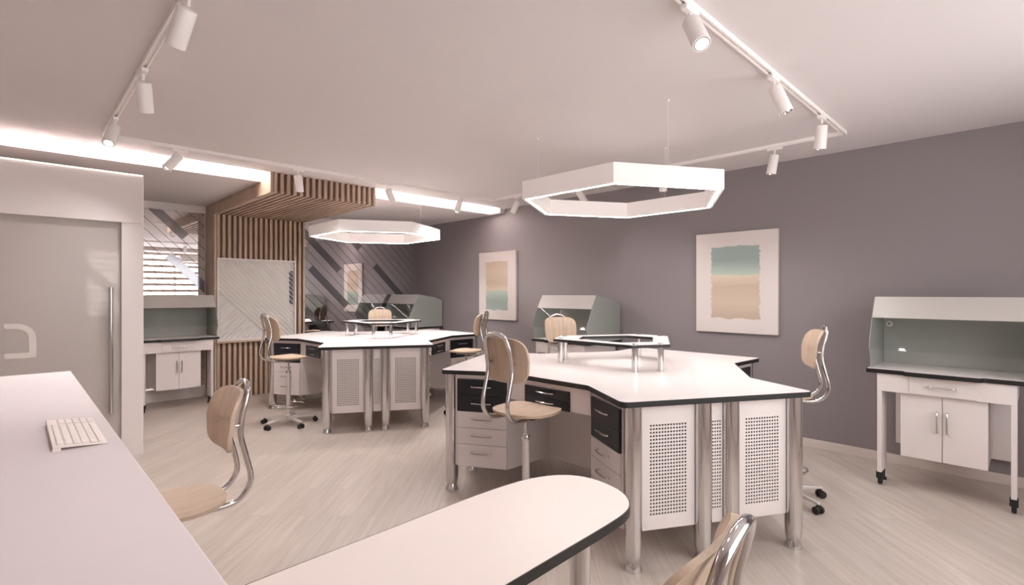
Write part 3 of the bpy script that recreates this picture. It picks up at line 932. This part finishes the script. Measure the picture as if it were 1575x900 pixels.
# ------------------------------------------------------------------ hooded workbenches
def make_bench(label, loc, rz):
    t = thing('hooded_workbench', label, 'workbench', loc, rz, 'glass-hooded workbenches along the walls')
    out = [(.02, -.46), (.708, -.46), (.708, -.228), (.745, -.205), (.745, .205), (.708, .228), (.708, .46), (.02, .46)]
    rr = [0, .012, .008, .008, .008, .008, .012, 0]
    poly = rounded(out, rr, 4)
    MB().ring(poly, inset(poly, .004), .873, .9044).build('edge_band', M['edge'], t)
    MB().prism(inset(poly, .004), .874, .905).build('tabletop', M['laminate'], t)
    MB().box(.675, .695, -.39, .39, .735, .873).build('apron', M['cabinet'], t, bevel=.002)
    for s in (-1, 1):
        MB().box(.50 if s else 0, .695, s * .39 - (.0 if s < 0 else .03), s * .39 + (.03 if s < 0 else 0), .10, .735).build('leg', M['cabinet'], t, bevel=.003)
    MB().box(.05, .675, -.39, -.372, .735, .873).build('side_rail', M['cabinet'], t)
    MB().box(.05, .675, .372, .39, .735, .873).build('side_rail', M['cabinet'], t)
    d = MB().box(.695, .701, -.19, .19, .742, .862).build('drawer', M['cabinet'], t, bevel=.0015)
    MB().tube(drawer_handle(.15), .0058, 8).xform(Matrix.Translation((.701, 0, .806)) @ Matrix.Rotation(-PI / 2, 4, 'Z')).build('drawer_handle', M['steel'], d)
    MB().box(.09, .652, -.245, .245, .26, .734).build('cabinet', M['grey_panel'], t)
    for s in (-1, 1):
        y0, y1 = (-.246, -.002) if s < 0 else (.002, .246)
        dd = MB().box(.652, .668, y0, y1, .255, .733).build('cabinet_door', M['cabinet'], t, bevel=.0015)
        MB().tube(drawer_handle(.15), .0058, 8).xform(Matrix.Translation((.668, s * .028, .545)) @ Matrix.Rotation(PI / 2, 4, 'X') @ Matrix.Rotation(-PI / 2, 4, 'Z')
                  if False else Matrix.Translation((.668, s * .028, .545)) @ Matrix.Rotation(PI / 2, 4, 'X') @ Matrix.Rotation(-PI / 2, 4, 'Z')).build('door_handle', M['steel'], dd)
    MB().box(.03, .045, -.372, .372, .20, .872).build('back_panel', M['cabinet'], t)
    for s in (-1, 1):
        cst = MB()
        cst.lathe([(.02, -.014), (.036, -.012), (.038, -.006), (.038, .006), (.036, .012), (.02, .014)], 20, M=Matrix.Translation((.655, s * .375, .038)) @ Matrix.Rotation(PI / 2, 4, 'X'))
        cst.box(.632, .69, s * .375 - .022, s * .375 + .022, .05, .102)
        cst.build('caster', M['rubber'], t, bevel=.002)
        MB().lathe([(.018, 0), (.018, .02), (.008, .025), (.008, .12)], 12, M=Matrix.Translation((.52, s * .375, 0))).build('rear_glide', M['rubber'], t)
    # hood
    prof = [(.02, .905), (.02, 1.36), (.18, 1.415), (.515, 1.465), (.615, 1.30), (.725, 1.06), (.665, .98), (.665, .905)]
    MB().box(.02, .18, -.434, .434, .9055, 1.36).build('hood_back', M['hood_body'], t, bevel=.002)
    def sheetY(pr, y0, y1):
        n = len(pr)
        vs = [(x, y, z) for y in (y0, y1) for (x, z) in pr]
        fs = [tuple(range(n)), tuple(reversed(range(n, 2 * n)))] + [(i, i + n, (i + 1) % n + n, (i + 1) % n) for i in range(n)]
        return MB().add(vs, [tuple(reversed(f)) for f in fs])
    for s in (-1, 1):
        y0 = -.44 if s < 0 else .4345
        sheetY([(x, z + (.0006 if z < .91 else 0)) for (x, z) in prof], y0, y0 + .0055).build('side_glass', M['tint_glass'], t, smooth=False)
    sheetY([(.02, 1.3605), (.18, 1.3605), (.18, 1.40), (.515, 1.452), (.515, 1.466), (.18, 1.416), (.02, 1.361)], -.434, .434).build('hood_top', M['hood_body'], t, smooth=False)
    sheetY([(.516, 1.450), (.609, 1.297), (.617, 1.302), (.521, 1.466), (.516, 1.466)], -.434, .434).build('hood_fascia', M['hood_fascia'], t, smooth=False)
    sheetY([(.611, 1.296), (.721, 1.058), (.726, 1.061), (.616, 1.299)], -.434, .434).build('front_glass', M['front_glass'], t, smooth=False)
    k = MB().lathe([(.024, 0), (.024, .006), (.019, .011)], 20, M=Matrix.Translation((.18, -.395, 1.235)) @ Matrix.Rotation(PI / 2, 4, 'Y'))
    kk = k.build('vent_knob', M['handle_ring'], t)
    MB().lathe([(.009, .011), (.009, .016)], 14, M=Matrix.Translation((.18, -.395, 1.235)) @ Matrix.Rotation(PI / 2, 4, 'Y')).build('knob_centre', M['steel'], kk)
    return t
b1 = make_bench('hooded white workbench at the right edge against the grey wall, double doors fully in view', (XR - .015, .485, 0), PI)
b2 = copy_tree(b1); b2.location = (XR - .015, 4.13, 0); b2['label'] = 'hooded workbench against the grey wall between the two canvases, behind the foreground stool'
b3 = copy_tree(b1); b3.location = (XR - .015, 7.885, 0); b3['label'] = 'hooded workbench in the far corner beside the mirror, with black filler strip'
MB().box(.516, .616, .4405, .505, 1.30, 1.466).xform(Matrix.Identity(4)).build('filler_strip', M['hood_black'], None)
fs_ = bpy.data.objects['filler_strip']
COL.objects.unlink(fs_); bpy.data.objects.remove(fs_)
def filler():
    pr = [(.516, 1.452), (.609, 1.298), (.617, 1.302), (.521, 1.466), (.516, 1.466)]
    n = len(pr); y0, y1 = -.441, -.515
    vs = [(x, y, z) for y in (y0, y1) for (x, z) in pr]
    fs = [tuple(range(n)), tuple(reversed(range(n, 2 * n)))] + [(i, i + n, (i + 1) % n + n, (i + 1) % n) for i in range(n)]
    o = MB().add(vs, fs).build('filler_strip', M['hood_black'], b3, smooth=False)
    o['label'] = 'black filler strip'
filler()
b4 = copy_tree(b1); b4.location = (1.535, YB - .015, 0); b4.rotation_euler = (0, 0, -PI / 2)
b4['label'] = 'hooded workbench against the mirror behind the frosted partition, left of the slatted column'

# ------------------------------------------------------------------ canvases
def canvas(label, yc, m):
    o = MB().box(-.018, .018, -.431, .431, -.54, .54).build('canvas_painting', m, bevel=.003)
    o.location = (XR - .02, yc, 1.608)
    tag(o, label, 'painting', 'abstract canvases on the grey wall')
canvas('abstract canvas with sea green band above sand tones, nearer on the grey wall', 2.25, M['art_near'])
canvas('abstract canvas with sand tones above a sea green band, farther on the grey wall', 6.0, M['art_far'])

# ------------------------------------------------------------------ counter, keyboard, desk
CXR = .237
ct = thing('reception_counter', 'long plain white reception counter filling the lower left corner', 'counter', (-.3, 2.0, 0))
MB().box(-.75, CXR + .3, -1.55, 1.874, 1.02, 1.05).build('countertop', M['counter'], ct, bevel=.002)
MB().box(-.35, CXR - .02, -1.51, 1.834, 0, 1.02).build('front_body', M['cabinet'], ct, bevel=.002)

kb = thing('keyboard', 'white slim computer keyboard lying on the reception counter', 'keyboard', (.0, 0, 0), 0)
# built with its long side along local x
KW, KD = .41, .122
MB().add([(-KW / 2, -KD / 2, 0), (KW / 2, -KD / 2, 0), (KW / 2, KD / 2, .009), (-KW / 2, KD / 2, .009),
          (-KW / 2, -KD / 2, .005), (KW / 2, -KD / 2, .005), (KW / 2, KD / 2, .0165), (-KW / 2, KD / 2, .0165)],
         [(0, 3, 2, 1), (4, 5, 6, 7), (0, 1, 5, 4), (2, 3, 7, 6), (0, 4, 7, 3), (1, 2, 6, 5)]).build('case', M['keyboard'], kb, bevel=.0015)
for x in (-.203, .178):
    MB().box(x, x + .025, .042, .060, 0, .0125).build('foot', M['keyboard'], kb)
def kz(y): return .005 + .0115 * (y + KD / 2) / KD
key0 = {}
rows = [(.044, .0135, [1.0] * 15), (.025, .0165, [1.0] * 13 + [2.0]), (.006, .0165, [1.5] + [1.0] * 12 + [1.5]),
        (-.013, .0165, [1.8] + [1.0] * 11 + [2.2]), (-.032, .0165, [2.3] + [1.0] * 10 + [2.7]), (-.050, .0155, [1.3, 1.3, 1.3, 6.1, 1.3, 1.3, 1.2, 1.2])]
def addkey(w, d, x, y):
    k = (round(w, 4), round(d, 4))
    if k not in key0:
        o = MB().box(-w / 2, w / 2, -d / 2, d / 2, 0, .0035).build('key', M['keyboard'], kb, bevel=.0008, seg=1); key0[k] = o
    else:
        o = key0[k].copy(); COL.objects.link(o)
    o.location = (x, y, kz(y) - .0002); o.rotation_euler = (math.atan(.0115 / KD), 0, 0)
nk = 0
for (y, d, ws) in rows:
    tot = sum(ws); x = -KW / 2 + .008; sp = .305 / tot
    for w in ws:
        addkey(w * sp - .0028, d, x + w * sp / 2, y); x += w * sp; nk += 1
for (y, d, ws) in rows[1:]:
    for k in range(4):
        if nk >= 99: break
        addkey(.0165, d, -KW / 2 + .333 + k * .0193, y); nk += 1
kb.location = (.140, 2.14, 1.0503)
kb.rotation_euler = (0, 0, R(90 + 0))

dk_pts = [(.24, 1.408), (.456, 1.422), (.80, 1.436), (1.069, 1.447), (1.222, 1.452), (1.376, 1.448), (1.484, 1.43), (1.58, 1.39), (1.638, 1.328), (1.663, 1.241), (1.643, 1.121),
          (1.598, 1.046), (1.54, .998), (1.472, .976), (1.38, .968), (1.296, .964), (1.088, .957), (.907, .949), (.60, .938), (.24, .925)]
def chaikin(p):
    n = len(p); out = []
    for i in range(n):
        a, b = p[i], p[(i + 1) % n]
        out += [(a[0] * .75 + b[0] * .25, a[1] * .75 + b[1] * .25), (a[0] * .25 + b[0] * .75, a[1] * .25 + b[1] * .75)]
    return out
dk = thing('round_ended_desk', 'white desk with rounded end and black edge, joined to the reception counter', 'desk', (0, 0, 0))
dk_pts = [(x + (.018 if x > 1.2 else 0) * min(1, (x - 1.2) / .3), y) for (x, y) in dk_pts]
pl = chaikin(chaikin(list(reversed(dk_pts))))
MB().ring(pl, inset(pl, .004), .718, .7494).build('edge_band', M['edge'], dk)
MB().prism(inset(pl, .004), .719, .75).build('desktop', M['desk'], dk)
MB().prism(inset(pl, .045), .706, .7185).build('subframe', M['cabinet'], dk)
for (x, y) in ((1.33, 1.045), (.40, 1.0), (.40, 1.35)):
    lg = MB().lathe([(.034, .012), (.034, .706)], 24).build('leg', M['chrome'], dk); lg.location = (x, y, 0)
    MB().lathe([(.045, 0), (.045, .006), (.035, .014)], 20).build('foot', M['chrome'], lg)

# ------------------------------------------------------------------ ceiling track and spotlights
ZT = ZC - .026
tx0, tx1, ty0, ty1 = .54, 4.85, 1.10, 5.38
tr = thing('track_rail', 'white rectangular lighting track fixed to the ceiling', 'light track', ((tx0 + tx1) / 2, (ty0 + ty1) / 2, ZT))
hx, hy, w = (tx1 - tx0) / 2, (ty1 - ty0) / 2, .0175
def rail(x0, x1, y0, y1, along):
    # C-shaped profile opening downwards
    prof = [(-w, 0), (-w, .026), (w, .026), (w, 0), (w * .45, 0), (w * .45, .017), (-w * .45, .017), (-w * .45, 0)]
    n = len(prof); mb = MB()
    if along == 'x':
        vs = [(x, (y0 + y1) / 2 + p, q) for x in (x0, x1) for (p, q) in prof]
    else:
        vs = [((x0 + x1) / 2 - p, y, q) for y in (y0, y1) for (p, q) in prof]
    fs = [tuple(range(n)), tuple(reversed(range(n, 2 * n)))] + [(i, i + n, (i + 1) % n + n, (i + 1) % n) for i in range(n)]
    mb.add(vs, [tuple(reversed(f)) for f in fs]); return mb
rail(-hx - w, hx + w, hy, hy, 'x').build('rail', M['lamp_white'], tr, smooth=False)
rail(-hx - w, hx + w, -hy, -hy, 'x').build('rail', M['lamp_white'], tr, smooth=False)
rail(-hx, -hx, -hy + w, hy - w, 'y').build('rail', M['lamp_white'], tr, smooth=False)
rail(hx, hx, -hy + w, hy - w, 'y').build('rail', M['lamp_white'], tr, smooth=False)

sp0 = None
spots = []
def spot(x, y, along, aim, label):
    """aim: direction the lamp shines"""
    global sp0
    if sp0 is None:
        t = thing('track_spotlight', label, 'spotlight', (x, y, ZT), 0, 'white cylinder spotlights on the ceiling track')
        MB().box(-.062, .062, -.017, .017, -.024, -.0003).build('adapter', M['lamp_white'], t, bevel=.004)
        MB().lathe([(.008, -.058), (.008, -.022)], 14).build('stem', M['lamp_white'], t)
        # barrel hangs from the stem: local -z is the beam
        b = MB().lathe([(.034, -.165), (.039, -.165), (.040, -.162), (.040, 0.0), (.038, .004), (.002, .004)], 32, cap=False).build('barrel', M['lamp_white'], t)
        MB().lathe([(.036, -.163), (.034, -.166), (.029, -.166), (.025, -.150)], 28, cap=False).build('bezel', M['steel'], b)
        MB().lathe([(.0005, -.1495), (.026, -.150)], 24, cap=False).build('lens', M['led_lens'], b)
        sp0 = t
    else:
        t = copy_tree(sp0); t['label'] = label
    t.location = (x, y, ZT)
    t.rotation_euler = (0, 0, 0 if along == 'x' else PI / 2)
    b = [c for c in t.children if c.name.startswith('barrel')][0]
    d = Vector(aim).normalized()
    if along == 'y': d = Matrix.Rotation(-PI / 2, 3, 'Z') @ d
    q = Vector((0, 0, -1)).rotation_difference(d)
    b.rotation_mode = 'QUATERNION'; b.rotation_quaternion = q
    b.location = Vector((0, 0, -.054)) + d * .018
    spots.append((x, y, aim))
    return t
SPOTS = [
 (.54, 2.55, 'y', (-.15, .55, -.8), 'largest track spotlight at top left, pointing away down-left'),
 (.54, 3.62, 'y', (.15, .45, -.88), 'second track spotlight from the top along the left rail'),
 (.54, 1.45, 'y', (-.1, .1, -.97), 'added fill spotlight at the near end of the left rail above the counter, outside the frame'),  # unseen lamp added to light the near counter
 (1.25, 1.10, 'x', (-.1, .1, -.97), 'added fill spotlight above the round-ended desk at the near corner of the track, outside the frame'),  # unseen lamp added to light the desk
 (.54, 4.77, 'y', (-.25, -.45, -.85), 'lowest track spotlight on the left rail, lens visible, above the partition'),
 (1.076, 5.38, 'x', (-.6, -.1, -.78), 'track spotlight tilted left in front of the bright left cove'),
 (2.126, 5.38, 'x', (.2, .2, -.95), 'track spotlight hanging in front of the slatted canopy'),
 (3.18, 5.38, 'x', (.5, .1, -.85), 'track spotlight at the right corner of the slatted canopy, tilted right'),
 (4.28, 5.38, 'x', (-.35, .0, -.93), 'track spotlight in front of the right cove near the grey wall'),
 (4.85, 4.86, 'y', (-.1, .45, -.88), 'track spotlight left of the foreground pendant beside the far track corner'),
 (4.85, 3.85, 'y', (.2, -.45, -.88), 'track spotlight seen through the opening of the foreground pendant'),
 (4.85, 2.73, 'y', (.1, .0, -1.0), 'track spotlight mostly hidden behind the front of the foreground pendant'),
 (4.85, 1.63, 'y', (-.05, .15, -.97), 'track spotlight right of the foreground pendant, above the near canvas'),
 (4.235, 1.10, 'x', (.12, .1, -.97), 'track spotlight closest to the right corner of the track'),
 (3.256, 1.10, 'x', (.1, -.35, -.92), 'middle spotlight on the right-hand diagonal rail, lens visible'),
 (2.20, 1.10, 'x', (-.30, -.45, -.85), 'topmost spotlight on the right-hand diagonal rail, large lens visible'),
]
for s_ in SPOTS: spot(*s_)

# ------------------------------------------------------------------ hexagonal pendants
def make_pendant(label, loc):
    t = thing('hexagonal_pendant', label, 'pendant lamp', loc, 0)
    z0, z1, Ro, th = 0, .137, .84, .062
    hexp = lambda r: [(r * math.cos(R(30 + 60 * k)), r * math.sin(R(30 + 60 * k))) for k in range(6)]
    ri = Ro - th / math.cos(R(30))
    o, i = hexp(Ro), hexp(ri)
    sh = MB()
    n = 6
    # inverted channel: outer wall, top, inner wall
    g = .021
    o2, i2 = hexp(Ro - g), hexp(ri + g)
    vs = [(p[0], p[1], z) for (ps, z) in ((o, z0), (o, z1), (i, z1), (i, z0), (i2, z0), (i2, z0 + .012), (o2, z0 + .012), (o2, z0)) for p in ps]
    fs = []
    for a in range(8):
        b = (a + 1) % 8
        for k in range(n):
            l = (k + 1) % n
            fs.append((a * n + k, a * n + l, b * n + l, b * n + k))
    sh.add(vs, fs).build('housing', M['housing_glow'], t, smooth=False)
    df = MB().ring(hexp(Ro - g - .001), hexp(ri + g + .001), z0 + .003, z0 + .0115)
    df.m = [1 if all(abs(df.v[i][2] - (z0 + .003)) < 1e-6 for i in f) else 0 for f in df.f]
    df.build('diffuser', [M['lamp_white'], M['led_pendant']], t, smooth=False)
    for a in (0, 120, 240):
        rm = Ro * math.cos(R(30)) - th / 2
        x, y = rm * math.cos(R(a)), rm * math.sin(R(a))
        MB().lathe([(.0013, z1), (.0013, ZC - loc[2] - .002)], 8, M=Matrix.Translation((x, y, 0))).build('suspension_wire', M['lamp_white'], t)
        MB().lathe([(.006, ZC - loc[2] - .012), (.012, ZC - loc[2] - .0005)], 16, M=Matrix.Translation((x, y, 0))).build('ceiling_cup', M['lamp_white'], t)
    return t
ZP = 2.222
p1 = make_pendant('large hexagonal ring pendant glowing above the foreground workstation table', (3.55, 2.362, ZP))
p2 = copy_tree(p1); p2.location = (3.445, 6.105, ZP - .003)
p2['label'] = 'hexagonal ring pendant in front of the slatted canopy above the far workstation table'

# ------------------------------------------------------------------ light
DAY = 3.5 * PI
w = bpy.data.worlds.new('daylight'); scene.world = w; w.use_nodes = True
bg = w.node_tree.nodes['Background']
bg.inputs['Color'].default_value = (1.0, 0.955, 0.94, 1)
bg.inputs['Strength'].default_value = 1.0
w.cycles.sampling_method = 'NONE'
for n, (x0, x1) in enumerate(wins):          # daylight arriving through the window openings
    l = bpy.data.lights.new('window_daylight', 'AREA'); l.shape = 'RECTANGLE'
    l.size = x1 - x0 + .3; l.size_y = WZ1 - WZ0 + .3
    l.energy = DAY * l.size * l.size_y; l.color = (1.0, .98, .99)
    o = bpy.data.objects.new('window_daylight', l); COL.objects.link(o)
    o.location = ((x0 + x1) / 2, YF - .32, (WZ0 + WZ1) / 2); o.rotation_euler = (PI / 2, 0, 0)
# beams from the spotlights, including the two added outside the frame
for (x, y, aim) in spots:
    d = Vector(aim).normalized()
    l = bpy.data.lights.new('spot_beam', 'SPOT'); l.energy = 7 if x > 4.1 and y < 5 else 14 if (y < 1.2 and x > 2) else 10 if y < 1.6 else 22 if x < 2 else 44; l.color = (1, .955, .935)
    l.specular_factor = 0.0; l.spot_size = R(110); l.spot_blend = 1.0; l.shadow_soft_size = .03
    o = bpy.data.objects.new('spot_beam', l); COL.objects.link(o)
    o.location = Vector((x, y, ZT - .054)) + d * .20
    o.rotation_mode = 'QUATERNION'; o.rotation_quaternion = Vector((0, 0, -1)).rotation_difference(d)

# ------------------------------------------------------------------ camera
cam = bpy.data.cameras.new('camera'); cam.sensor_width = 36; cam.lens = 18.0; cam.clip_start = .02
co = bpy.data.objects.new('camera', cam); COL.objects.link(co)
co.location = (0, 0, 1.5)
co.rotation_euler = (PI / 2, 0, -math.atan(767.5 / 787.5))
scene.camera = co

scene.view_settings.view_transform = 'Standard'
scene.view_settings.look = 'None'
scene.view_settings.exposure = 0.92
scene.view_settings.gamma = 1.0
scene.view_settings.use_curve_mapping = False
scene.cycles.use_adaptive_sampling = False
scene.cycles.max_bounces = 12
scene.cycles.diffuse_bounces = 9
scene.cycles.glossy_bounces = 6
scene.cycles.transparent_max_bounces = 16
scene.cycles.transmission_bounces = 6
scene.cycles.sample_clamp_indirect = 12.0
scene.cycles.caustics_reflective = False
scene.cycles.caustics_refractive = False
